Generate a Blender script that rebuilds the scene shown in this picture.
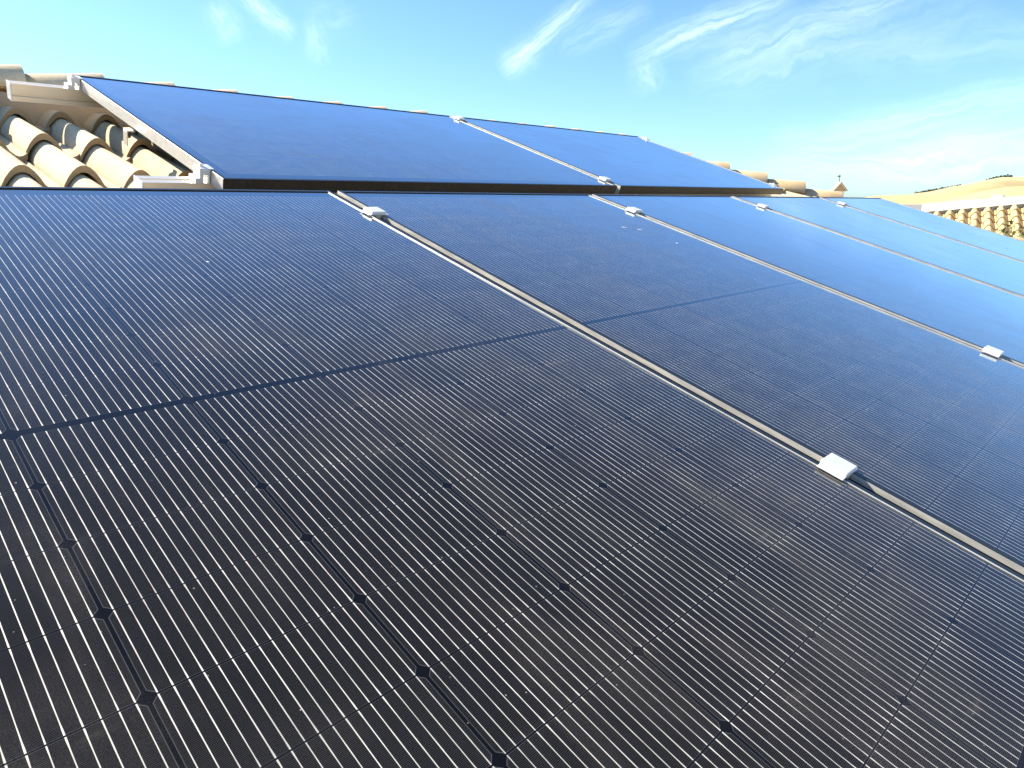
import bpy, bmesh, math, random
from mathutils import Matrix, Vector
random.seed(7)
rad = math.radians
for o in list(bpy.data.objects): bpy.data.objects.remove(o, do_unlink=True)
scene = bpy.context.scene
COL = scene.collection

# ------------------------------------------------------------------ frame of reference
# u runs along the eave, v up the slope, n out of the roof; u = v = n = 0 is the top edge of the gap between the two nearest panels
PITCH = rad(17.0)
ROOF = Matrix.Rotation(PITCH, 4, 'X')
def PW(u, v, n): return ROOF @ Vector((u, v, n))

# ------------------------------------------------------------------ camera
cam_d = bpy.data.cameras.new('camera'); cam = bpy.data.objects.new('camera', cam_d); COL.objects.link(cam)
cam_d.sensor_fit = 'HORIZONTAL'; cam_d.sensor_width = 36.0; cam_d.lens = 23.931
cam_d.clip_start = 0.02; cam_d.clip_end = 20000
CW = Vector((-1.05823, -1.75315, -0.03056))
CR = Matrix(((0.703571, 0.183475, -0.686531), (-0.710624, 0.180830, -0.679936), (-0.000606, 0.966249, 0.257609)))
cam.matrix_world = Matrix.Translation(CW) @ CR.to_4x4()
scene.camera = cam
def ray(px, py):                              # a viewing direction of the survey camera, used to find where far things stand
    return (CR @ Vector(((px - 512) / 680.7, -(py - 384) / 680.7, -1.0))).normalized()
def at(px, py, hd):                           # point in that direction at a horizontal distance of hd metres
    d = ray(px, py); k = hd / math.hypot(d.x, d.y)
    return CW + d * k

# ------------------------------------------------------------------ sun, sky, exposure
SUN = (ROOF.to_3x3() @ Vector((-0.36, 0.83, 0.42))).normalized()
sun_el = math.asin(SUN.z); sun_az = math.atan2(SUN.x, SUN.y)
sd = bpy.data.lights.new('sun', 'SUN'); sun = bpy.data.objects.new('sun', sd); COL.objects.link(sun)
sd.energy = 4.3; sd.angle = rad(0.55); sd.color = (1.0, 0.91, 0.75)
sun.rotation_euler = SUN.to_track_quat('Z', 'Y').to_euler(); sun.location = (0, 0, 30)
scene.view_settings.view_transform = 'Standard'; scene.view_settings.look = 'None'
scene.view_settings.exposure = 1.4; scene.view_settings.gamma = 1.0
scene.view_settings.use_curve_mapping = False
world = bpy.data.worlds.new('World'); scene.world = world; world.use_nodes = True

# ------------------------------------------------------------------ node helpers
class G:
    """small expression builder on a node tree"""
    def __init__(s, nt): s.nt = nt
    def new(s, t, **kw):
        n = s.nt.nodes.new(t)
        for k, v in kw.items(): setattr(n, k, v)
        return n
    def put(s, sock, v):
        if isinstance(v, (int, float)):
            sock.default_value = v if sock.type == 'VALUE' else ((v, v, v, 1) if sock.type == 'RGBA' else (v, v, v))
        elif isinstance(v, (tuple, list, Vector)):
            v = tuple(v); sock.default_value = v + (1,) if sock.type == 'RGBA' and len(v) == 3 else v
        else: s.nt.links.new(v, sock)
    def m(s, op, a, b=None, c=None, clamp=False):
        n = s.new('ShaderNodeMath', operation=op, use_clamp=clamp)
        for i, v in enumerate((a, b, c)):
            if v is not None: s.put(n.inputs[i], v)
        return n.outputs[0]
    def add(s, a, b): return s.m('ADD', a, b)
    def sub(s, a, b): return s.m('SUBTRACT', a, b)
    def mul(s, a, b): return s.m('MULTIPLY', a, b)
    def gt(s, a, b): return s.m('GREATER_THAN', a, b)
    def lt(s, a, b): return s.m('LESS_THAN', a, b)
    def abs(s, a): return s.m('ABSOLUTE', a)
    def prod(s, *a):
        r = a[0]
        for x in a[1:]: r = s.mul(r, x)
        return r
    def v(s, op, a, b=None, scale=None):
        n = s.new('ShaderNodeVectorMath', operation=op)
        s.put(n.inputs[0], a)
        if b is not None: s.put(n.inputs[1], b)
        if scale is not None: s.put(n.inputs['Scale'], scale)
        return n.outputs['Value'] if op in ('DOT_PRODUCT', 'LENGTH') else n.outputs[0]
    def xyz(s, vec):
        n = s.new('ShaderNodeSeparateXYZ'); s.put(n.inputs[0], vec); return n.outputs
    def comb(s, x, y, z=0.0):
        n = s.new('ShaderNodeCombineXYZ')
        for i, q in enumerate((x, y, z)): s.put(n.inputs[i], q)
        return n.outputs[0]
    def noise(s, vec, scale, detail=3.0, rough=0.55, out='Fac', dist=0.0):
        n = s.new('ShaderNodeTexNoise'); s.put(n.inputs['Vector'], vec)
        n.inputs['Scale'].default_value = scale; n.inputs['Detail'].default_value = detail
        n.inputs['Roughness'].default_value = rough; n.inputs['Distortion'].default_value = dist
        return n.outputs[out]
    def ramp(s, f, lo, hi, a=0.0, b=1.0):
        n = s.new('ShaderNodeMapRange', interpolation_type='SMOOTHSTEP'); s.put(n.inputs[0], f)
        for i, q in enumerate((lo, hi, a, b)): s.put(n.inputs[1 + i], q)
        return n.outputs[0]
    def mix(s, f, a, b, blend='MIX'):
        n = s.new('ShaderNodeMix', data_type='RGBA', blend_type=blend)
        s.put(n.inputs[0], f); s.put(n.inputs[6], a); s.put(n.inputs[7], b)
        return n.outputs[2]
    def mapping(s, vec, scale=(1, 1, 1), rot=(0, 0, 0), loc=(0, 0, 0)):
        n = s.new('ShaderNodeMapping'); s.put(n.inputs[0], vec)
        n.inputs['Scale'].default_value = scale; n.inputs['Rotation'].default_value = rot; n.inputs['Location'].default_value = loc
        return n.outputs[0]

def material(name, build):
    m = bpy.data.materials.new(name); m.use_nodes = True
    nt = m.node_tree; g = G(nt)
    b = nt.nodes['Principled BSDF']
    build(g, b)
    return m
def objco(g): return g.new('ShaderNodeTexCoord').outputs['Object']
def bump(g, b, h, strength, dist=0.01):
    n = g.new('ShaderNodeBump'); g.put(n.inputs['Height'], h)
    n.inputs['Strength'].default_value = strength; n.inputs['Distance'].default_value = dist
    g.put(b.inputs['Normal'], n.outputs[0])

# ------------------------------------------------------------------ sky with thin cirrus
def build_world():
    nt = world.node_tree; g = G(nt)
    bg = nt.nodes['Background']
    sky = g.new('ShaderNodeTexSky', sky_type='NISHITA')
    sky.sun_disc = False; sky.sun_elevation = sun_el; sky.sun_rotation = sun_az
    sky.altitude = 300; sky.air_density = 1.0; sky.dust_density = 0.6; sky.ozone_density = 1.2
    d = g.new('ShaderNodeTexCoord').outputs['Generated']
    tint = g.mix(1.0, sky.outputs[0], SKY_TINT, 'MULTIPLY')
    total = None
    for (ax, ay, bx, by, wpx, k) in WISPS:
        a, b = ray(ax, ay), ray(bx, by)
        c = (a + b).normalized(); t = (b - a); L = t.length; t = t / L; n = c.cross(t).normalized()
        s = g.mul(g.v('DOT_PRODUCT', d, tuple(t)), 2.0 / L)
        w = g.mul(g.v('DOT_PRODUCT', d, tuple(n)), 680.0 / wpx)
        front = g.gt(g.v('DOT_PRODUCT', d, tuple(c)), 0.2)
        wob = g.noise(g.v('SCALE', d, scale=9.0), 1.0, 4.0, 0.6)
        fine = g.noise(g.v('SCALE', d, scale=34.0), 1.0, 4.0, 0.6)
        w = g.add(w, g.add(g.mul(g.sub(wob, 0.5), 2.4), g.mul(g.sub(fine, 0.5), 0.7)))
        st = g.noise(g.comb(g.mul(s, 1.5), g.mul(w, 2.2), ax * .37), 1.0, 6.0, 0.6, dist=0.08)
        body = g.m('MAXIMUM', g.sub(1.0, g.mul(s, s)), 0.0)
        gs = g.m('EXPONENT', g.mul(g.mul(w, w), -1.0))
        q = g.prod(body, gs, g.ramp(st, 0.25, 0.75, 0.15, 1.25), front, k)
        total = q if total is None else g.add(total, q)
    total = g.m('MINIMUM', total, 1.0)
    col = g.mix(g.mul(total, 0.55), tint, CLOUD)
    g.put(bg.inputs[0], col); bg.inputs[1].default_value = SKY_STRENGTH
SKY_STRENGTH = 0.078
SKY_TINT = (0.68, 0.94, 1.22)
CLOUD = (8.8, 10.2, 10.8)
WISPS = [(497, 72, 600, -8, 7, .62), (500, 74, 540, 42, 10, .35), (556, 52, 655, 2, 9, .26), (622, 60, 800, -8, 11, .60), (640, 58, 654, 95, 10, .30),
         (680, 76, 940, -18, 16, .42), (700, 92, 1010, -4, 18, .20), (236, -14, 296, 38, 7, .62), (214, -4, 238, 44, 11, .32), (309, 16, 320, 68, 8, .26),
         (300, 30, 360, 10, 14, .12), (760, 150, 1130, 84, 15, .30), (740, 176, 1170, 140, 17, .5), (820, 128, 1150, 62, 10, .18), (840, 62, 1120, 22, 14, .18)]
build_world()

# ------------------------------------------------------------------ mesh helpers
def link(name, bm, mats, parent=None, smooth=False):
    me = bpy.data.meshes.new(name); bm.normal_update(); bm.to_mesh(me); bm.free()
    for m in (mats if isinstance(mats, (list, tuple)) else [mats]): me.materials.append(m)
    if smooth:
        for p in me.polygons: p.use_smooth = True
    o = bpy.data.objects.new(name, me); COL.objects.link(o)
    if parent: o.parent = parent
    return o
def tag(o, label=None, cat=None, group=None, kind=None):
    if label: o['label'] = label
    if cat: o['category'] = cat
    if group: o['group'] = group
    if kind: o['kind'] = kind
    return o
def empty(name, mat, label, cat, group=None):
    o = bpy.data.objects.new(name, None); COL.objects.link(o); o.matrix_world = mat
    o.empty_display_size = 0.1
    return tag(o, label, cat, group)
def box(bm, x0, x1, y0, y1, z0, z1, M=None, mi=0, bev=0.0):
    vs = [bm.verts.new(Vector((x, y, z))) for z in (z0, z1) for y in (y0, y1) for x in (x0, x1)]
    fs = [bm.faces.new([vs[i] for i in f]) for f in ((0, 2, 3, 1), (4, 5, 7, 6), (0, 1, 5, 4), (2, 6, 7, 3), (0, 4, 6, 2), (1, 3, 7, 5))]
    for f in fs: f.material_index = mi
    if bev:
        es = list({e for f in fs for e in f.edges})
        r = bmesh.ops.bevel(bm, geom=es, offset=bev, segments=2, affect='EDGES', profile=0.5)
        vs = list({v for f in r['faces'] for v in f.verts} | {v for v in vs if v.is_valid})
    if M is not None:
        for v in vs: v.co = M @ v.co
    return vs
def poly(bm, pts, mi=0):
    f = bm.faces.new([bm.verts.new(Vector(p)) for p in pts]); f.material_index = mi; return f
def extrude_profile(bm, prof, a, b, axis='x', mi=0):
    """closed profile [(p,q)] swept along x from a to b (p = y, q = z)"""
    A = [bm.verts.new((a, p, q)) for p, q in prof]; B = [bm.verts.new((b, p, q)) for p, q in prof]
    n = len(prof)
    for i in range(n):
        f = bm.faces.new((A[i], A[(i + 1) % n], B[(i + 1) % n], B[i])); f.material_index = mi
    bm.faces.new(A[::-1]).material_index = mi; bm.faces.new(B).material_index = mi

# ------------------------------------------------------------------ materials
def glass_build(g, b):
    co = objco(g); X, Y, Z = g.xyz(co)[:3]
    rnd = g.new('ShaderNodeObjectInfo').outputs['Random']
    off = g.v('ADD', co, g.comb(g.mul(rnd, 37.0), g.add(g.mul(rnd, 11.0), 3.7), 0.0))
    cx = g.m('FRACT', g.mul(g.add(X, 0.552), 1 / 0.184)); fx = g.sub(cx, 0.5)
    bx = g.mul(g.sub(0.5, g.abs(fx)), 0.184)
    ay = g.sub(g.abs(Y), 0.0052)
    cy = g.mul(ay, 1 / 0.0966); fy = g.sub(g.m('FRACT', cy), 0.5)
    by = g.mul(g.sub(0.5, g.abs(fy)), 0.0966)
    inside = g.prod(g.lt(g.abs(X), 0.552), g.gt(ay, 0.0), g.lt(cy, 9.0))
    cell = g.prod(inside, g.gt(bx, 0.0017), g.gt(by, 0.0009), g.gt(g.add(bx, by), 0.0082))
    # bright laser-cut rim just inside each cell
    rim = g.mul(g.sub(cell, g.prod(inside, g.gt(bx, 0.0023), g.gt(by, 0.0012), g.gt(g.add(bx, by), 0.0092))), 0.5)
    # sixteen round wires per cell
    xr = g.mul(fx, 0.184)
    dw = g.mul(g.abs(g.sub(g.m('FRACT', g.mul(xr, 1 / 0.01125)), 0.5)), 0.01125)
    wvar = g.noise(g.comb(g.mul(X, 90.0), g.mul(Y, 30.0), rnd), 1.0, 2.0)
    pad = g.ramp(by, 0.003, 0.012, 1.0, 0.0)
    half = g.mul(g.add(0.00041, g.mul(pad, 0.00017)), g.ramp(wvar, 0.3, 0.7, 0.8, 1.2))
    wire = g.prod(g.lt(dw, half), g.lt(g.abs(xr), 0.0905), g.gt(by, 0.0008), inside)
    # fine silver fingers
    fing = g.mul(g.gt(g.m('FRACT', g.mul(Y, 1 / 0.00135)), 0.86), cell)
    cellvar = g.noise(g.comb(g.m('FLOOR', g.mul(g.add(X, 0.552), 1 / 0.184)), g.m('FLOOR', g.mul(Y, 1 / .0966)), g.mul(rnd, 90.0)), 3.1, 0.0)
    c = g.mix(cell, (0.0045, 0.0050, 0.0065), g.mix(cellvar, (0.0025, 0.0026, 0.0034), (0.0085, 0.0078, 0.0078)))
    c = g.mix(g.mul(fing, 0.22), c, (0.34, 0.33, 0.32))
    c = g.mix(g.mul(rim, 0.22), c, (0.5, 0.5, 0.5))
    # dust: fine grain, broad patches, rain-washed streaks, specks
    grain = g.noise(off, 640.0, 2.0, 0.8)
    patch = g.add(g.mul(g.noise(off, 4.5, 5.0, 0.6), 0.5), g.mul(g.noise(off, 1.1, 2.0, 0.5), 0.5))
    streak = g.noise(g.mapping(off, (7.0, 1.3, 1.0)), 2.0, 4.0, 0.6)
    scuff = g.noise(g.mapping(off, (3.0, 16.0, 1.0), (0, 0, 0.35)), 2.6, 5.0, 0.7)
    smear = g.ramp(scuff, 0.56, 0.78)
    dust = g.add(g.mul(g.ramp(patch, 0.44, 0.64, 0.03, 1.0), 0.047), g.mul(g.ramp(streak, 0.50, 0.72), 0.040))
    dust = g.mul(dust, g.ramp(grain, 0.32, 0.68, 0.1, 2.0))
    dust = g.add(dust, g.mul(smear, g.mul(g.ramp(patch, 0.47, 0.58), 0.13)))
    vor = g.new('ShaderNodeTexVoronoi', feature='F1'); g.put(vor.inputs['Vector'], off); vor.inputs['Scale'].default_value = 120.0
    vr = g.xyz(vor.outputs['Color'])
    speck = g.prod(g.lt(vor.outputs['Distance'], g.mul(g.m('POWER', vr[1], 4.0), 0.10)), g.gt(vr[0], 0.55))
    vor2 = g.new('ShaderNodeTexVoronoi', feature='F1'); g.put(vor2.inputs['Vector'], g.v('ADD', off, g.v('SCALE', g.noise(off, 25.0, 2.0, out='Color'), scale=0.06)))
    vor2.inputs['Scale'].default_value = 9.0
    v2 = g.xyz(vor2.outputs['Color'])
    blot = g.prod(g.lt(vor2.outputs['Distance'], g.mul(v2[1], 0.07)), g.gt(v2[0], 0.6), g.ramp(g.noise(off, 160.0, 3.0), 0.45, 0.62))
    c = g.mix(g.mul(wire, g.ramp(g.noise(off, 14.0, 3.0), 0.3, 0.7, 0.62, 1.0)), c, (0.80, 0.74, 0.63))
    c = g.mix(g.m('MINIMUM', dust, 0.5), c, (0.40, 0.345, 0.275))
    c = g.mix(g.mul(g.m('MAXIMUM', speck, g.mul(blot, 0.5)), 0.55), c, (0.55, 0.50, 0.42))
    g.put(b.inputs['Base Color'], c)
    b.inputs['Roughness'].default_value = 0.55; b.inputs['Specular IOR Level'].default_value = 0.0
    g.put(b.inputs['Metallic'], g.mul(wire, 0.25))
    # anti-reflection solar glass: hardly any mirror seen steeply, a bluish mirror at a glancing angle
    n = g.new('ShaderNodeBump'); g.put(n.inputs['Height'], g.noise(off, 900.0, 1.0)); n.inputs['Strength'].default_value = 0.03; n.inputs['Distance'].default_value = 0.0005
    gl = g.new('ShaderNodeBsdfGlossy'); g.put(gl.inputs['Color'], (0.86, 0.94, 1.0))
    g.put(gl.inputs['Roughness'], g.add(0.045, g.mul(g.add(dust, g.mul(smear, 0.04)), 1.2))); g.put(gl.inputs['Normal'], n.outputs[0])
    lw = g.new('ShaderNodeLayerWeight'); lw.inputs['Blend'].default_value = 0.5
    fr = g.add(0.010, g.mul(g.m('POWER', lw.outputs['Facing'], 4.8), 1.90)); fr = g.m('MINIMUM', fr, 0.92)
    fr = g.mul(fr, g.sub(1.0, g.mul(dust, 2.0)))
    mx = g.new('ShaderNodeMixShader'); g.put(mx.inputs[0], fr)
    g.nt.links.new(b.outputs[0], mx.inputs[1]); g.nt.links.new(gl.outputs[0], mx.inputs[2])
    g.nt.links.new(mx.outputs[0], g.nt.nodes['Material Output'].inputs['Surface'])
M_GLASS = material('cell_glass', glass_build)

def black_metal(g, b):
    co = objco(g); nz = g.noise(g.mapping(co, (40, 40, 40)), 3.0, 3.0)
    g.put(b.inputs['Base Color'], g.mix(nz, (0.012, 0.012, 0.013), (0.020, 0.020, 0.021)))
    b.inputs['Metallic'].default_value = 0.25
    g.put(b.inputs['Roughness'], g.ramp(nz, 0.3, 0.7, 0.26, 0.36))
M_FRAME = material('black_anodised_frame', black_metal)
def sunlit_side(g, b):
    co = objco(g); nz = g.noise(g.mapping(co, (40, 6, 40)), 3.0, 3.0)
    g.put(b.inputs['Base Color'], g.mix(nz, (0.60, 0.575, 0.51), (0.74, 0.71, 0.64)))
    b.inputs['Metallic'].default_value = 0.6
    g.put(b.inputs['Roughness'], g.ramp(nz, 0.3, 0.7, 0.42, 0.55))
M_SUNLIT_SIDE = material('sunlit_frame_side', sunlit_side)  # bright copy of the black frame metal, sunlight put into the colour
def alu(g, b):
    co = objco(g); nz = g.noise(g.mapping(co, (4, 90, 90)), 4.0, 4.0)
    g.put(b.inputs['Base Color'], g.mix(nz, (0.76, 0.69, 0.58), (0.86, 0.79, 0.68)))
    b.inputs['Metallic'].default_value = 0.7
    g.put(b.inputs['Roughness'], g.ramp(nz, 0.3, 0.7, 0.34, 0.5))
M_ALU = material('aluminium', alu)
def alu_clamp(g, b):
    co = objco(g); nz = g.noise(g.mapping(co, (300, 40, 60)), 2.0, 4.0)
    g.put(b.inputs['Base Color'], g.mix(nz, (0.66, 0.66, 0.65), (0.80, 0.79, 0.78)))
    b.inputs['Metallic'].default_value = 0.25
    g.put(b.inputs['Roughness'], g.ramp(nz, 0.3, 0.7, 0.35, 0.55))
M_CLAMP = material('clamp_aluminium', alu_clamp)
def dark_plastic(g, b):
    nz = g.noise(objco(g), 60.0)
    g.put(b.inputs['Base Color'], g.mix(nz, (0.03, 0.03, 0.03), (0.06, 0.055, 0.05))); b.inputs['Roughness'].default_value = 0.6
M_DARK = material('dark_steel', dark_plastic)
def tile_build(g, b, c0, c1, c2):
    co = objco(g)
    at_ = g.new('ShaderNodeAttribute', attribute_name='tone'); t = at_.outputs['Fac']
    nz = g.noise(co, 9.0, 5.0, 0.6); fine = g.noise(co, 120.0, 4.0, 0.65)
    lich = g.ramp(g.noise(co, 34.0, 5.0, 0.7), 0.60, 0.72)
    c = g.mix(t, c0, c1); c = g.mix(g.ramp(nz, 0.40, 0.70, 0, 0.6), c, c2)
    c = g.mix(g.mul(lich, 0.35), c, (0.20, 0.185, 0.15))
    c = g.mix(g.ramp(fine, 0.35, 0.7, 0.22, 0.0), c, (0.18, 0.13, 0.09))
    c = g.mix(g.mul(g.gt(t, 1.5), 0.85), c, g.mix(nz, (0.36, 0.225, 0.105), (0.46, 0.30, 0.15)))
    g.put(b.inputs['Base Color'], c); b.inputs['Roughness'].default_value = 0.85
    b.inputs['Specular IOR Level'].default_value = 0.25
    bump(g, b, fine, 0.35, 0.004)
M_TILE = material('sandy_roof_tile', lambda g, b: tile_build(g, b, (0.66, 0.555, 0.36), (0.75, 0.645, 0.44), (0.64, 0.49, 0.29)))
M_RIDGE = material('ridge_tile', lambda g, b: tile_build(g, b, (0.58, 0.425, 0.235), (0.67, 0.51, 0.31), (0.56, 0.36, 0.17)))
M_FARTILE = material('neighbour_tile', lambda g, b: tile_build(g, b, (0.66, 0.49, 0.23), (0.72, 0.55, 0.28), (0.58, 0.38, 0.15)))
def plaster(c0, c1):
    def f(g, b):
        co = objco(g); nz = g.noise(co, 2.5, 6.0, 0.6)
        g.put(b.inputs['Base Color'], g.mix(nz, c0, c1)); b.inputs['Roughness'].default_value = 0.9
        bump(g, b, g.noise(co, 60.0, 4.0), 0.3, 0.005)
    return f
M_WHITE = material('white_plaster', plaster((0.72, 0.70, 0.66), (0.82, 0.80, 0.77)))
M_CREAM = material('cream_plaster', plaster((0.55, 0.47, 0.36), (0.65, 0.57, 0.45)))
M_MORTAR = material('mortar', plaster((0.36, 0.30, 0.23), (0.46, 0.39, 0.30)))
M_GREY = material('grey_sheet', plaster((0.20, 0.19, 0.18), (0.27, 0.26, 0.25)))
def field(g, b):
    co = objco(g)
    a = g.noise(g.mapping(co, (1, 1, 3)), 0.012, 5.0, 0.6); f = g.noise(co, 0.35, 4.0, 0.6)
    c = g.mix(g.ramp(a, 0.38, 0.62), (0.46, 0.36, 0.185), (0.55, 0.45, 0.25))
    c = g.mix(g.ramp(g.noise(co, 0.006, 3.0), 0.52, 0.62, 0, 0.7), c, (0.40, 0.26, 0.125))
    c = g.mix(g.ramp(f, 0.55, 0.75, 0, 0.3), c, (0.25, 0.20, 0.09))
    g.put(b.inputs['Base Color'], c); b.inputs['Roughness'].default_value = 1.0; b.inputs['Specular IOR Level'].default_value = 0.0
M_FIELD = material('dry_field', field)
def leaf(c0, c1):
    def f(g, b):
        r = g.noise(objco(g), 3.0, 3.0)
        g.put(b.inputs['Base Color'], g.mix(g.ramp(r, .35, .65), c0, c1)); b.inputs['Roughness'].default_value = 0.7
    return f
M_LEAF = material('leaf', leaf((0.10, 0.11, 0.025), (0.19, 0.17, 0.05)))
M_TREE = material('far_tree', leaf((0.045, 0.055, 0.025), (0.09, 0.09, 0.045)))
M_BARK = material('bark', leaf((0.12, 0.09, 0.06), (0.18, 0.14, 0.10)))

# ------------------------------------------------------------------ ground and hills
GZ = -4.6
bm = bmesh.new()
N = 40; S = 9000.0
gv = [[bm.verts.new((-S + 2 * S * i / N, -S + 2 * S * j / N, GZ)) for i in range(N + 1)] for j in range(N + 1)]
for j in range(N):
    for i in range(N): bm.faces.new((gv[j][i], gv[j][i + 1], gv[j + 1][i + 1], gv[j + 1][i]))
tag(link('ground', bm, M_FIELD), kind='structure')

# hills: crest heights read as elevation angles against azimuth (degrees from +y towards +x)
def interp(x, pts):
    if x <= pts[0][0]: return pts[0][1]
    for (a, p), (b, q) in zip(pts, pts[1:]):
        if x <= b:
            t = (x - a) / (b - a); t = t * t * (3 - 2 * t) * .5 + t * .5
            return p + (q - p) * t
    return pts[-1][1]
def azel(px, py):
    d = ray(px, py); return math.degrees(math.atan2(d.x, d.y)), math.tan(math.asin(d.z))
far_crest = [(a, t) for a, t in (azel(*q) for q in ((700, 204), (840, 201), (880, 195.5), (905, 194.8), (925, 192.5), (958, 186.2), (985, 181), (1000, 178), (1024, 177.2), (1060, 177), (1120, 181)))] + [(96, .05), (110, .035), (130, .01), (160, -.004)]
near_crest = [(a, t) for a, t in (azel(*q) for q in ((700, 212), (870, 206), (900, 203), (940, 201), (965, 195), (985, 190.5), (1010, 187), (1024, 186.5), (1080, 187)))] + [(100, .02), (130, -.004), (160, -.006)]
def hill(name, crest, dist, spread, wob, seed):
    bm = bmesh.new(); rnd = random.Random(seed); rows = []
    az0, az1, na, nr = 50.0, 160.0, 240, 26
    ph = [rnd.uniform(0, 6.28) for _ in range(6)]
    for i in range(na + 1):
        az = az0 + (az1 - az0) * i / na
        d0 = dist * (1 + .08 * math.sin(az * .21 + ph[0]) + .05 * math.sin(az * .5 + ph[1]))
        top = CW.z + d0 * interp(az, crest) - (GZ - 1.0)
        row = []
        for j in range(nr + 1):
            s = -1 + 2 * j / nr
            r = d0 + s * spread
            k = math.cos(s * math.pi / 2) ** 1.4
            z = GZ - 1.0 + top * max(k, 0) + wob * k * (1 - k) * math.sin(az * 1.3 + s * 5 + ph[2])
            a = rad(az)
            row.append(bm.verts.new((CW.x + r * math.sin(a), CW.y + r * math.cos(a), z)))
        rows.append(row)
    for i in range(na):
        for j in range(nr): bm.faces.new((rows[i][j], rows[i][j + 1], rows[i + 1][j + 1], rows[i + 1][j]))
    bmesh.ops.reverse_faces(bm, faces=bm.faces[:])
    return tag(link(name, bm, M_FIELD, smooth=True), kind='structure')
hill('hill', far_crest, 900.0, 420.0, 2.0, 3)
hill('hill', near_crest, 420.0, 260.0, 1.0, 5)

def leaf_cloud(bm, centre, r, n, size, rnd, squash=1.0):
    for _ in range(n):
        while True:
            p = Vector((rnd.uniform(-1, 1), rnd.uniform(-1, 1), rnd.uniform(-1, 1)))
            if p.length < 1: break
        p = Vector((p.x * r, p.y * r, p.z * r * squash)) + centre
        q = Vector((rnd.gauss(0, 1), rnd.gauss(0, 1), rnd.gauss(0, 1))).normalized()
        t = q.orthogonal().normalized(); w = q.cross(t); s = size * rnd.uniform(.6, 1.3)
        bm.faces.new([bm.verts.new(p + t * s), bm.verts.new(p + w * s * .45), bm.verts.new(p - t * s), bm.verts.new(p - w * s * .45)])
def tree_line(px0, py0, px1, py1, dist, n, h, label, seed):
    rnd = random.Random(seed); bm = bmesh.new()
    for i in range(n):
        t = (i + rnd.uniform(-.3, .3)) / n
        p = at(px0 + (px1 - px0) * t, py0 + (py1 - py0) * t, dist * rnd.uniform(.985, 1.01))
        r = h * rnd.uniform(.35, .75)
        leaf_cloud(bm, p + Vector((0, 0, r * .15)), r, 26, r * .5, rnd, .8)
    tag(link('tree_line', bm, M_TREE), label, 'trees', kind='stuff')
tree_line(916, 193.8, 962, 185.8, 880, 60, 3.0, 'long thin dark row of far trees climbing the left crest of the dry hill', 11)
tree_line(989, 181.0, 1011, 177.6, 890, 44, 4.8, 'short thick dark clump of far trees on the top of the dry hill', 12)

# ------------------------------------------------------------------ tiles
TP, TC = 0.148, 0.385            # tile pitch across, course length up the slope
def prof(t):                     # one tile across: a round barrel and a shallow pan
    if t < .70: return 0.060 * math.sin(math.pi * t / .70) ** 0.85
    return -0.012 * math.sin(math.pi * (t - .70) / .30)
def set_tone(o, tones):
    a = o.data.attributes.new('tone', 'FLOAT', 'FACE')
    a.data.foreach_set('value', tones)
def tile(bm, tones, M, u0, v0, base, rnd, thick=0.021, pitch=TP, course=TC, k=13, hs=1.0, over=0.05):
    du, dv, dn, yaw = rnd.uniform(-.004, .004), rnd.uniform(-.012, .012), rnd.uniform(0, .007), rnd.uniform(-.015, .015)
    lo, hi, ra, rb = [], [], [], []; lob, hib = [], []
    for i in range(k + 1):
        t = i / k; x = u0 + t * pitch * 1.02 + du; h = prof(t) * hs
        xn = u0 + (.35 + (t - .35) * .92) * pitch + du
        y0 = v0 + dv + yaw * t * pitch; y1 = v0 + course + over + dv
        z0 = base + h + .024 + dn; z1 = base + h * .97 - .001
        lo.append(bm.verts.new(M @ Vector((x, y0, z0)))); hi.append(bm.verts.new(M @ Vector((xn, y1, z1))))
        q0, q1 = M @ Vector((x, y0, z0)), M @ Vector((x, y0 + .002, z0 - thick)); ra.append(bm.verts.new(q0)); rb.append(bm.verts.new(q1))
        lob.append(bm.verts.new(q1)); hib.append(bm.verts.new(M @ Vector((xn, y1, z1 - thick))))
    tone = rnd.random(); c0 = len(bm.faces)
    for i in range(k):
        f = bm.faces.new((lo[i], lo[i + 1], hi[i + 1], hi[i])); f.smooth = True
        bm.faces.new((rb[i], rb[i + 1], ra[i + 1], ra[i]))
        f = bm.faces.new((lob[i + 1], lob[i], hib[i], hib[i + 1])); f.smooth = True
    for a, b_, c, d in ((lo[0], hi[0], hib[0], lob[0]), (hi[-1], lo[-1], lob[-1], hib[-1])): bm.faces.new((a, b_, c, d))
    tones.extend([tone, 2.0, tone] * k + [tone] * 2)
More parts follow.
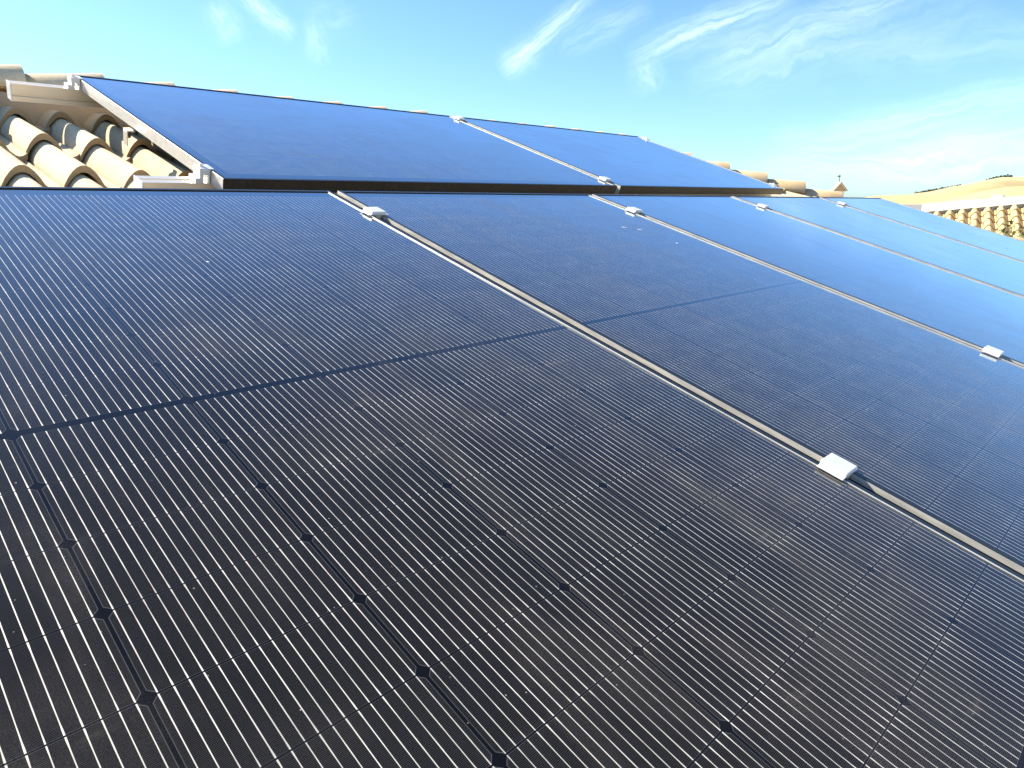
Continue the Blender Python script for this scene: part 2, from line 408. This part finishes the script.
def cap_run(bm, tones, a, b, up, rnd, r0=0.085, r1=0.115, step=0.36, thick=0.02, k=12, lift=0.03):
    """half-round cap tiles laid from a to b, each wide at its far end and lapping the next"""
    d = (b - a); L = d.length; d.normalize(); side = d.cross(up).normalized(); up = side.cross(d).normalized()
    n = max(1, round(L / step)); st = L / n
    for i in range(n):
        s0 = a + d * (i * st - .01); s1 = a + d * ((i + 1) * st + .05)
        tw = rnd.uniform(-.004, .004); dl = rnd.uniform(-.004, .006)
        rows = []
        for p, r, h in ((s0, r0, -.012), (s1, r1, lift + dl)):
            for q in (0, 1):
                row = []
                for j in range(k + 1):
                    th = math.pi * j / k; rr = r - q * thick
                    row.append(bm.verts.new(p + side * (math.cos(th) * rr + tw) + up * (math.sin(th) * rr * 1.05 + h - .02)))
                rows.append(row)
        A, Ai, B, Bi = rows; tone = rnd.random(); c = 0
        for j in range(k):
            f = bm.faces.new((A[j], A[j + 1], B[j + 1], B[j])); f.smooth = True
            f = bm.faces.new((Ai[j + 1], Ai[j], Bi[j], Bi[j + 1])); f.smooth = True
            bm.faces.new([bm.verts.new(q.co) for q in (B[j], B[j + 1], Bi[j + 1], Bi[j])]); bm.faces.new((A[j + 1], A[j], Ai[j], Ai[j + 1]))
        for x in ((A[0], B[0], Bi[0], Ai[0]), (B[k], A[k], Ai[k], Bi[k])): bm.faces.new(x)
        tones.extend([tone] * (4 * k + 2))

# ------------------------------------------------------------------ the house under the panels
RIDGE_V, EAVE_V, LEFT_U = 1.53, -2.15, -4.495
HIP0_U, HIP_K = 3.70, 0.92
def hip_u(v): return HIP0_U + HIP_K * (RIDGE_V - v)
BASE = -0.188
house = empty('tiled_house', Matrix.Translation((0, 0, GZ)), 'sandy tiled hipped roof that carries all the black solar panels', 'house')
HI = house.matrix_world.inverted()
bm = bmesh.new(); tones = []
rnd = random.Random(21)
MR = HI @ ROOF
u_phase = -0.32 - TP * .35
nc0 = math.floor((LEFT_U - u_phase) / TP)
v = EAVE_V
row_v0 = 0.565 - TC * 8          # puts the front edges of the courses where the photo shows them
row = 0
while True:
    v = row_v0 + row * TC; row += 1
    if v > RIDGE_V - .04: break
    if v < EAVE_V: continue
    i = nc0
    while True:
        u = u_phase + i * TP; i += 1
        if u + TP * .5 > hip_u(v + TC * .5) - .02: break
        tile(bm, tones, MR, u, v, BASE, rnd, course=min(TC, RIDGE_V - .05 - v))
nf = len(bm.faces)
under = [MR @ Vector(q) for q in ((LEFT_U, EAVE_V, BASE - .03), (hip_u(EAVE_V), EAVE_V, BASE - .03), (HIP0_U, RIDGE_V, BASE - .03), (LEFT_U, RIDGE_V, BASE - .03))]
yr = under[2].y
mir = lambda p: Vector((p.x, 2 * yr - p.y, p.z))
poly(bm, under, 1)
poly(bm, [under[3], under[2], mir(under[1]), mir(under[0])], 0)
poly(bm, [under[2], under[1], mir(under[1])], 0)
poly(bm, [under[0], mir(under[0]), mir(under[1]), under[1]], 1)
box(bm, LEFT_U, HIP0_U + .02, RIDGE_V - .062, RIDGE_V + .01, BASE - .02, -.075, MR, mi=1)
tones.extend([.5] * 10)
roof = link('roof', bm, [M_TILE, M_MORTAR], house); set_tone(roof, tones)
bm = bmesh.new(); tones = []
cap_run(bm, tones, HI @ PW(LEFT_U, RIDGE_V, -.063), HI @ PW(HIP0_U - .095, RIDGE_V, -.063), Vector((0, 0, 1)), random.Random(4), .068, .082, .27, lift=.012)
o = link('ridge_cap', bm, M_TILE, roof); set_tone(o, tones)
bm = bmesh.new(); tones = []
cap_run(bm, tones, HI @ PW(HIP0_U, RIDGE_V, -.118), HI @ PW(hip_u(EAVE_V), EAVE_V, -.210), Vector((0, 0, 1)), random.Random(5), .068, .090, .32, lift=.022)
o = link('hip_cap', bm, M_RIDGE, roof); set_tone(o, tones)
bm = bmesh.new()
e0, e1 = under[0], under[1]
ez = min(e0.z, e1.z)
box(bm, e0.x + .3, e1.x - .4, e0.y + .4, mir(e0).y - .4, 0, ez - .01)
link('wall', bm, M_CREAM, house)

# ------------------------------------------------------------------ solar panels
def make_panel(name, M, w, l, label, sunlit_axis='x', group='black solar panels on the tiled roof'):
    root = empty(name, M, label, 'solar panel', group)
    bm = bmesh.new()
    pr = [(0, -.035), (0, -.0078), (0, .0016), (.0007, .0023), (.0108, .0023), (.0112, .0020), (.0112, .0003), (.0026, .0003), (.0026, -.033), (.027, -.033), (.027, -.035)]
    loops = [[bm.verts.new((sx * (w / 2 - d), sy * (l / 2 - d), n)) for sx, sy in ((-1, -1), (1, -1), (1, 1), (-1, 1))] for d, n in pr]
    for a in range(len(pr)):
        A, B = loops[a], loops[(a + 1) % len(pr)]
        for i in range(4): bm.faces.new((A[i], A[(i + 1) % 4], B[(i + 1) % 4], B[i]))
    for f in bm.faces:
        c = f.calc_center_median()
        if (abs(c.x) > w / 2 - .0002 and c.z > -.0079 or (sunlit_axis == 'x' and w / 2 - .0113 < abs(c.x) < w / 2 - .0109 and c.z > 0) if sunlit_axis == 'x' else abs(c.y) > l / 2 - .0002 or (l / 2 - .0113 < abs(c.y) < l / 2 - .0109 and c.z > 0)): f.material_index = 1  # sunlight painted onto one pair of sides, only their top strip in lower row
    fr = link('frame', bm, [M_FRAME, M_SUNLIT_SIDE], root)
    bm = bmesh.new(); box(bm, -w / 2 + .003, w / 2 - .003, -l / 2 + .003, l / 2 - .003, -.006, 0)
    link('cell_glass', bm, M_GLASS, root)
    return root
PW_, PL_, PP = 1.128, 1.852, 1.154
low = ['black solar panel nearest the camera, its pale wires filling the foreground',
       'second black solar panel of the lower row, half wires and half sky reflection',
       'third black solar panel of the lower row, a narrow blue mirror of the sky',
       'fourth black solar panel of the lower row, light blue, second from its far right end',
       'last black solar panel at the far right end of the lower row']
def droppings(root, k, spots, seed):
    rnd = random.Random(seed)
    for (u, v_, r_, stretch, ang) in spots:
        bm = bmesh.new(); n = 14; ca, sa = math.cos(ang), math.sin(ang)
        cx, cy = u - (k - .5) * PP, v_ + PL_ / 2
        ring = []
        for i in range(n):
            th = 6.2832 * i / n; rr = r_ * rnd.uniform(.6, 1.25)
            x, y = math.cos(th) * rr * stretch, math.sin(th) * rr
            ring.append(bm.verts.new((cx + x * ca - y * sa, cy + x * sa + y * ca, .0003)))
        top = bm.verts.new((cx, cy, .0012))
        for i in range(n): bm.faces.new((ring[i], ring[(i + 1) % n], top))
        link('dropping', bm, M_WHITE, root)
for k in range(5):
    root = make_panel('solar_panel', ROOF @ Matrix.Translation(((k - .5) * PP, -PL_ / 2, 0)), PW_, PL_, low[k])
    if k == 0: droppings(root, k, [(-.545, -.469, .0026, 1.5, 1.9)], 3)
    if k == 1: droppings(root, k, [(.959, -.549, .0050, 1.1, 0), (.880, -.382, .0035, 3.2, -.5), (.935, -.410, .0030, 4.0, -.5)], 4)
# upper row: two panels lying on their long side, on a slightly steeper frame
UP = ROOF @ Matrix.Translation((-.252, .1553, -.0165)) @ Matrix.Rotation(.0205, 4, 'Z') @ Matrix.Rotation(.0345, 4, 'X')
UW, UH, UP_P = 1.832, 1.2071, 1.86
for k, lab in enumerate(('wide black solar panel of the upper row, the left one by the open tiles',
                         'wide black solar panel of the upper row, the right one by the hip')):
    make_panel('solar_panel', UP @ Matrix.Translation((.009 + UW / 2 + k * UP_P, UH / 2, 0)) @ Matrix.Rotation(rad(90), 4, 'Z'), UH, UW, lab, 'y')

# ------------------------------------------------------------------ clamps
def mid_clamp(M, label):
    """hat-shaped clamp: wide thin flange on both frames, raised plate, stem down into the gap; long side along v"""
    root = empty('panel_clamp', M, label, 'clamp', 'clamps in the panel gaps')
    bm = bmesh.new()
    box(bm, -.031, .031, -.021, .021, .0029, .0050, bev=.0006)
    link('flange', bm, M_CLAMP, root)
    bm = bmesh.new()
    box(bm, -.0215, .0215, -.0212, .0212, .0052, .0130, bev=.0012)
    link('top_plate', bm, M_CLAMP, root)
    bm = bmesh.new()
    box(bm, -.0085, .0085, -.020, .020, -.05, .0016)
    link('stem', bm, M_ALU, root)
    return root
T = Matrix.Translation
for (u, v_, lab) in ((0, -.204, 'silver clamp at the top of the gap right of the nearest panel'),
                     (0, -1.480, 'large white silver clamp low in the gap right of the nearest panel, nearest of all'),
                     (PP, -.222, 'silver clamp at the top of the gap between second and third lower panels'),
                     (PP, -1.470, 'silver clamp low at the right border between second and third lower panels'),
                     (2 * PP, -.186, 'silver clamp at the top of the gap between third and fourth lower panels'),
                     (3 * PP, -.150, 'tiny silver clamp at the top of the gap between the two farthest lower panels')):
    mid_clamp(ROOF @ T((u, v_, 0)), lab)
for (y, lab) in ((.085, 'silver clamp at the bottom of the gap between the two upper panels'),
                 (1.135, 'silver clamp at the top of the gap between the two upper panels, by the ridge')):
    mid_clamp(UP @ T((.009 + UW + .014, y, 0)), lab)
def end_clamp(M, label, sgn=1):
    """upright block beside a frame with a lip over its edge and a foot on the rail; local x points away from the panel"""
    root = empty('end_clamp', M, label, 'clamp', 'end clamps of the upper row')
    bm = bmesh.new()
    pr = [(-.008, .0029), (-.008, .0065), (.030, .0065), (.030, -.020), (.042, -.020), (.042, -.0355), (.020, -.0355), (.020, -.010), (.006, -.010), (.006, -.0355), (.002, -.0355), (.002, .0029)]
    A = [bm.verts.new((x, -.022, z)) for x, z in pr]; B = [bm.verts.new((x, .022, z)) for x, z in pr]
    for i in range(len(pr)):
        j = (i + 1) % len(pr); bm.faces.new((A[i], B[i], B[j], A[j]))
    bm.faces.new(A); bm.faces.new(B[::-1])
    bmesh.ops.recalc_face_normals(bm, faces=bm.faces[:])
    link('bracket', bm, M_CLAMP, root)
    bm = bmesh.new()
    bmesh.ops.create_cone(bm, cap_ends=True, segments=6, radius1=.0065, radius2=.0065, depth=.007, matrix=Matrix.Translation((.018, 0, .0102)))
    link('bolt', bm, M_ALU, root)
    return root
FLIP = Matrix.Rotation(rad(180), 4, 'Z')
end_clamp(UP @ T((.009, .095, 0)) @ FLIP, 'silver end clamp at the lower left corner of the upper panels, on the short rail')
end_clamp(UP @ T((.009, 1.150, 0)) @ FLIP, 'silver end clamp at the upper left corner of the upper panels, near the ridge')
end_clamp(UP @ T((.009 + UW + UP_P, 1.135, 0)), 'silver end clamp at the top right corner of the upper panels')
end_clamp(UP @ T((.009 + UW + UP_P, .085, 0)), 'small silver end clamp at the low right tip of the upper panels')

# ------------------------------------------------------------------ rails
def rail(M, a, b, h, wd, label):
    root = empty('mounting_rail', M, label, 'rail', 'aluminium rails under the upper panels')
    bm = bmesh.new()
    t = -.0362; y0, y1 = -wd / 2, wd / 2; zs = t - h * .62
    pr = [(y0, t), (y0, zs + .004), (y0 + .007, zs + .002), (y0 + .007, zs - .004), (y0, zs - .006), (y0, t - h), (y1, t - h), (y1, t), (.006, t), (.006, t - .012), (-.006, t - .012), (-.006, t)]
    extrude_profile(bm, pr[::-1], a, b)
    bmesh.ops.recalc_face_normals(bm, faces=bm.faces[:])
    link('profile', bm, M_ALU, root)
    bm = bmesh.new()
    box(bm, a - .004, a - .0005, y0 - .002, y1 + .002, t - h - .001, t + .001, bev=.0008)
    link('end_cap', bm, M_CLAMP, root)
    return root
rail(UP @ T((0, .110, 0)), -.163, 2 * UW + .09, .046, .058, 'short visible end of the lower aluminium rail, lying on the tiles at the panel corner')
rail(UP @ T((0, 1.165, 0)), -.200, 2 * UW + .09, .058, .045, 'thick upper aluminium rail standing off the tiles just under the ridge')
# roof hook under the left frame edge
hk = empty('roof_hook', UP @ T((-.004, .62, 0)), 'small silver roof hook on the tiles halfway along the left edge of the upper panels', 'bracket')
bm = bmesh.new(); box(bm, -.018, .004, -.016, .016, -.040, -.0355, bev=.001); box(bm, -.018, -.014, -.016, .016, -.085, -.0405, bev=.001)
link('strap', bm, M_ALU, hk)
bm = bmesh.new(); bmesh.ops.create_cone(bm, cap_ends=True, segments=6, radius1=.007, radius2=.007, depth=.02, matrix=T((-.008, 0, -.052)))
link('bolt', bm, M_DARK, hk)

# ------------------------------------------------------------------ neighbours
def far_roof_tiles(bm, tones, A, B, down, length, rnd, pitch=.24, course=.40):
    """rows of tiles from the top edge A-B down along 'down'"""
    ux = (B - A); L = ux.length; ux.normalize(); nrm = ux.cross(down).normalized()
    if nrm.z < 0: nrm = -nrm
    vv = -down.normalized()
    M = Matrix((( ux.x, vv.x, nrm.x, A.x), (ux.y, vv.y, nrm.y, A.y), (ux.z, vv.z, nrm.z, A.z), (0, 0, 0, 1)))
    r = 1
    while r * course <= length + .01:
        for i in range(int(L / pitch)):
            tile(bm, tones, M, i * pitch, -r * course, 0.0, rnd, pitch=pitch, course=course, hs=1.55, k=10, thick=.03)
        r += 1
    return M
DN = 19.0
A = at(921, 214.5, DN); Bq = at(1024, 206.5, DN + .1); Bq = A + (Bq - A) * 1.9
horiz = Vector((Bq.x - A.x, Bq.y - A.y, 0)).normalized(); toward = Vector((horiz.y, -horiz.x, 0))
if toward.dot(Vector((CW.x - A.x, CW.y - A.y, 0))) < 0: toward = -toward
tp = rad(20); down = (toward * math.cos(tp) + Vector((0, 0, -math.sin(tp)))).normalized()
nb = empty('neighbour_house', T((A.x, A.y, GZ)), 'neighbouring house with sunlit ochre barrel tiles under a white parapet and white chimney', 'house')
NI = nb.matrix_world.inverted()
bm = bmesh.new(); tones = []
far_roof_tiles(bm, tones, NI @ A, NI @ Bq, down, 3.6, random.Random(31))
dl = down * 3.6
poly(bm, [NI @ (A + Vector((0, 0, -.05))), NI @ (A + dl + Vector((0, 0, -.05))), NI @ (Bq + dl + Vector((0, 0, -.05))), NI @ (Bq + Vector((0, 0, -.05)))], 1); tones.append(.5)
o = link('roof', bm, [M_FARTILE, M_MORTAR], nb); set_tone(o, tones)
def slab(bm, a, b, depth, z0, z1, mi=0):
    """vertical wall from a to b, 'depth' thick away from the viewer, z0/z1 offsets from the a-b line"""
    dd = -toward * depth
    q = [a, b, b + dd, a + dd]
    lo = [bm.verts.new(NI @ (p + Vector((0, 0, z0)))) for p in q]; hi = [bm.verts.new(NI @ (p + Vector((0, 0, z1)))) for p in q]
    bm.faces.new(lo[::-1]); bm.faces.new(hi)
    for i in range(4): bm.faces.new((lo[i], lo[(i + 1) % 4], hi[(i + 1) % 4], hi[i]))
bm = bmesh.new(); slab(bm, A, Bq, .30, -.12, .10)
bmesh.ops.recalc_face_normals(bm, faces=bm.faces[:]); pa, pb = NI @ (A - toward * .10), NI @ (Bq - toward * .10); n_ = (pb - pa).cross(Vector((0, 0, 1))).normalized()
arc = [(math.cos(math.pi * k / 14) * .21, math.sin(math.pi * k / 14) * .17 + .06) for k in range(15)]
ra, rb = [[bm.verts.new(p + n_ * x + Vector((0, 0, z))) for x, z in arc] for p in (pa, pb)]
for k in range(14): bm.faces.new((ra[k], ra[k + 1], rb[k + 1], rb[k])).smooth = True
bm.faces.new(ra[::-1]); bm.faces.new(rb)
link('parapet', bm, M_WHITE, nb)
bm = bmesh.new()
cp = at(996.5, 206, DN + 2.2)
box(bm, -.12, .12, -.12, .12, -.2, .26, T(NI @ cp), bev=.015)
box(bm, .17, .20, -.02, .02, -.2, .24, T(NI @ cp), mi=1)
link('chimney', bm, [M_WHITE, M_RIDGE], nb)
bm = bmesh.new()
w0, w1 = A + dl * .93, Bq + dl * .93
q = [w0, w1, w1 - toward * 6.0, w0 - toward * 6.0]
zt = min(w0.z, w1.z) - .15
lo = [bm.verts.new(NI @ Vector((p.x, p.y, GZ))) for p in q]; hi = [bm.verts.new(NI @ Vector((p.x, p.y, zt))) for p in q]
bm.faces.new(lo[::-1]); bm.faces.new(hi)
for i in range(4): bm.faces.new((lo[i], lo[(i + 1) % 4], hi[(i + 1) % 4], hi[i]))
bmesh.ops.recalc_face_normals(bm, faces=bm.faces[:])
link('wall', bm, M_WHITE, nb)

# grey lean-to left of the white parapet
gs = at(917, 207.5, 24.0)
shed = empty('grey_shed', T((gs.x, gs.y, GZ)), 'small grey roof peeping between the last panel and the white parapet', 'shed')
bm = bmesh.new(); hz = gs.z - GZ
RS = Matrix.Rotation(-math.atan2(ray(917, 207).x, ray(917, 207).y), 4, 'Z')
box(bm, -1.1, .55, 0, 2.6, 0, hz - .32, RS)
link('wall', bm, M_CREAM, shed)
bm = bmesh.new()
vs = [RS @ Vector(p) for p in ((-1.3, -.15, hz - .30), (.70, -.15, hz - .30), (.70, 2.7, hz + .02), (-1.3, 2.7, hz + .02))]
top = [bm.verts.new(p + Vector((0, 0, .06))) for p in vs]; bot = [bm.verts.new(p) for p in vs]
bm.faces.new(top); bm.faces.new(bot[::-1])
for i in range(4): bm.faces.new((bot[i], bot[(i + 1) % 4], top[(i + 1) % 4], top[i]))
link('roof', bm, M_GREY, shed)

# house behind the hip with a small tile-hatted chimney
cb = at(838.5, 192.5, 13.0)
ch = empty('chimney_house', T((cb.x, cb.y, GZ)), 'house hidden behind the hip tiles, only its little tile-hatted white chimney showing', 'house')
hz = cb.z - GZ
RC = Matrix.Rotation(-math.atan2(ray(838, 190).x, ray(838, 190).y) + .25, 4, 'Z')
bm = bmesh.new(); box(bm, -.7, .7, -1.5, 1.5, 0, hz - .75, RC); link('wall', bm, M_WHITE, ch)
bm = bmesh.new()
g0 = [RC @ Vector(p) for p in ((-.8, -1.6, hz - .8), (.8, -1.6, hz - .8), (.8, 0, hz - .2), (-.8, 0, hz - .2), (.8, 1.6, hz - .8), (-.8, 1.6, hz - .8))]
V6 = [bm.verts.new(p) for p in g0]
for f in ((0, 1, 2, 3), (3, 2, 4, 5), (0, 3, 5), (1, 4, 2), (0, 5, 4, 1)): bm.faces.new([V6[i] for i in f])
rf = link('roof', bm, M_FARTILE, ch)
bm = bmesh.new()
box(bm, -.07, .07, -.07, .07, hz - .4, hz + .03, RC, bev=.008)
# two leaning tile courses as a pitched hat
for sx in (-1, 1):
    M2 = RC @ T((sx * .050, 0, hz + .095)) @ Matrix.Rotation(sx * rad(50), 4, 'Y')
    box(bm, -.094, .094, -.105, .105, -.011, .011, M2, mi=1, bev=.005)
poly(bm, [RC @ Vector(q) for q in ((-.095, -.09, hz + .03), (.095, -.09, hz + .03), (0, -.09, hz + .155))], 1)
box(bm, -.08, .08, -.08, .08, hz + .03, hz + .045, RC, mi=1)
# thin vane on top
box(bm, -.005, .005, -.005, .005, hz + .15, hz + .29, RC @ T((-.01, 0, 0)), mi=2)
box(bm, -.035, .015, -.003, .003, hz + .25, hz + .27, RC @ T((-.01, 0, 0)), mi=2)
link('chimney', bm, [M_WHITE, M_RIDGE, M_LEAF], rf)

# straggling shrub in front of the neighbour's tiles
sp = at(1012, 243, 12.0)
sh = empty('shrub', T((sp.x, sp.y, GZ)), 'straggly yellow green shrub in front of the neighbouring barrel tiles', 'shrub')
rnd = random.Random(8); hz = sp.z - GZ
bm = bmesh.new(); tips = []
for i in range(26):
    a = rnd.uniform(0, 6.28); rr = rnd.uniform(.05, .55)
    p0 = Vector((0, 0, hz - 1.6)); p1 = Vector((math.cos(a) * rr, math.sin(a) * rr, hz + .03 + rnd.uniform(-.3, .22)))
    tips.append((p0, p1)); sd_ = (p1 - p0).orthogonal().normalized() * .008; s2 = (p1 - p0).cross(sd_).normalized() * .008
    r0 = [bm.verts.new(p0 + q) for q in (sd_, s2, -sd_, -s2)]; r1 = [bm.verts.new(p1 + q * .4) for q in (sd_, s2, -sd_, -s2)]
    for k in range(4): bm.faces.new((r0[k], r0[(k + 1) % 4], r1[(k + 1) % 4], r1[k]))
box(bm, -.06, .06, -.06, .06, 0, hz - 1.6)
link('stem', bm, M_BARK, sh)
bm = bmesh.new()
for p0, p1 in tips:
    for t in (.55, .7, .82, .92, 1.0): leaf_cloud(bm, p0.lerp(p1, t), .09, 12, .035, rnd)
link('foliage', bm, M_LEAF, sh)
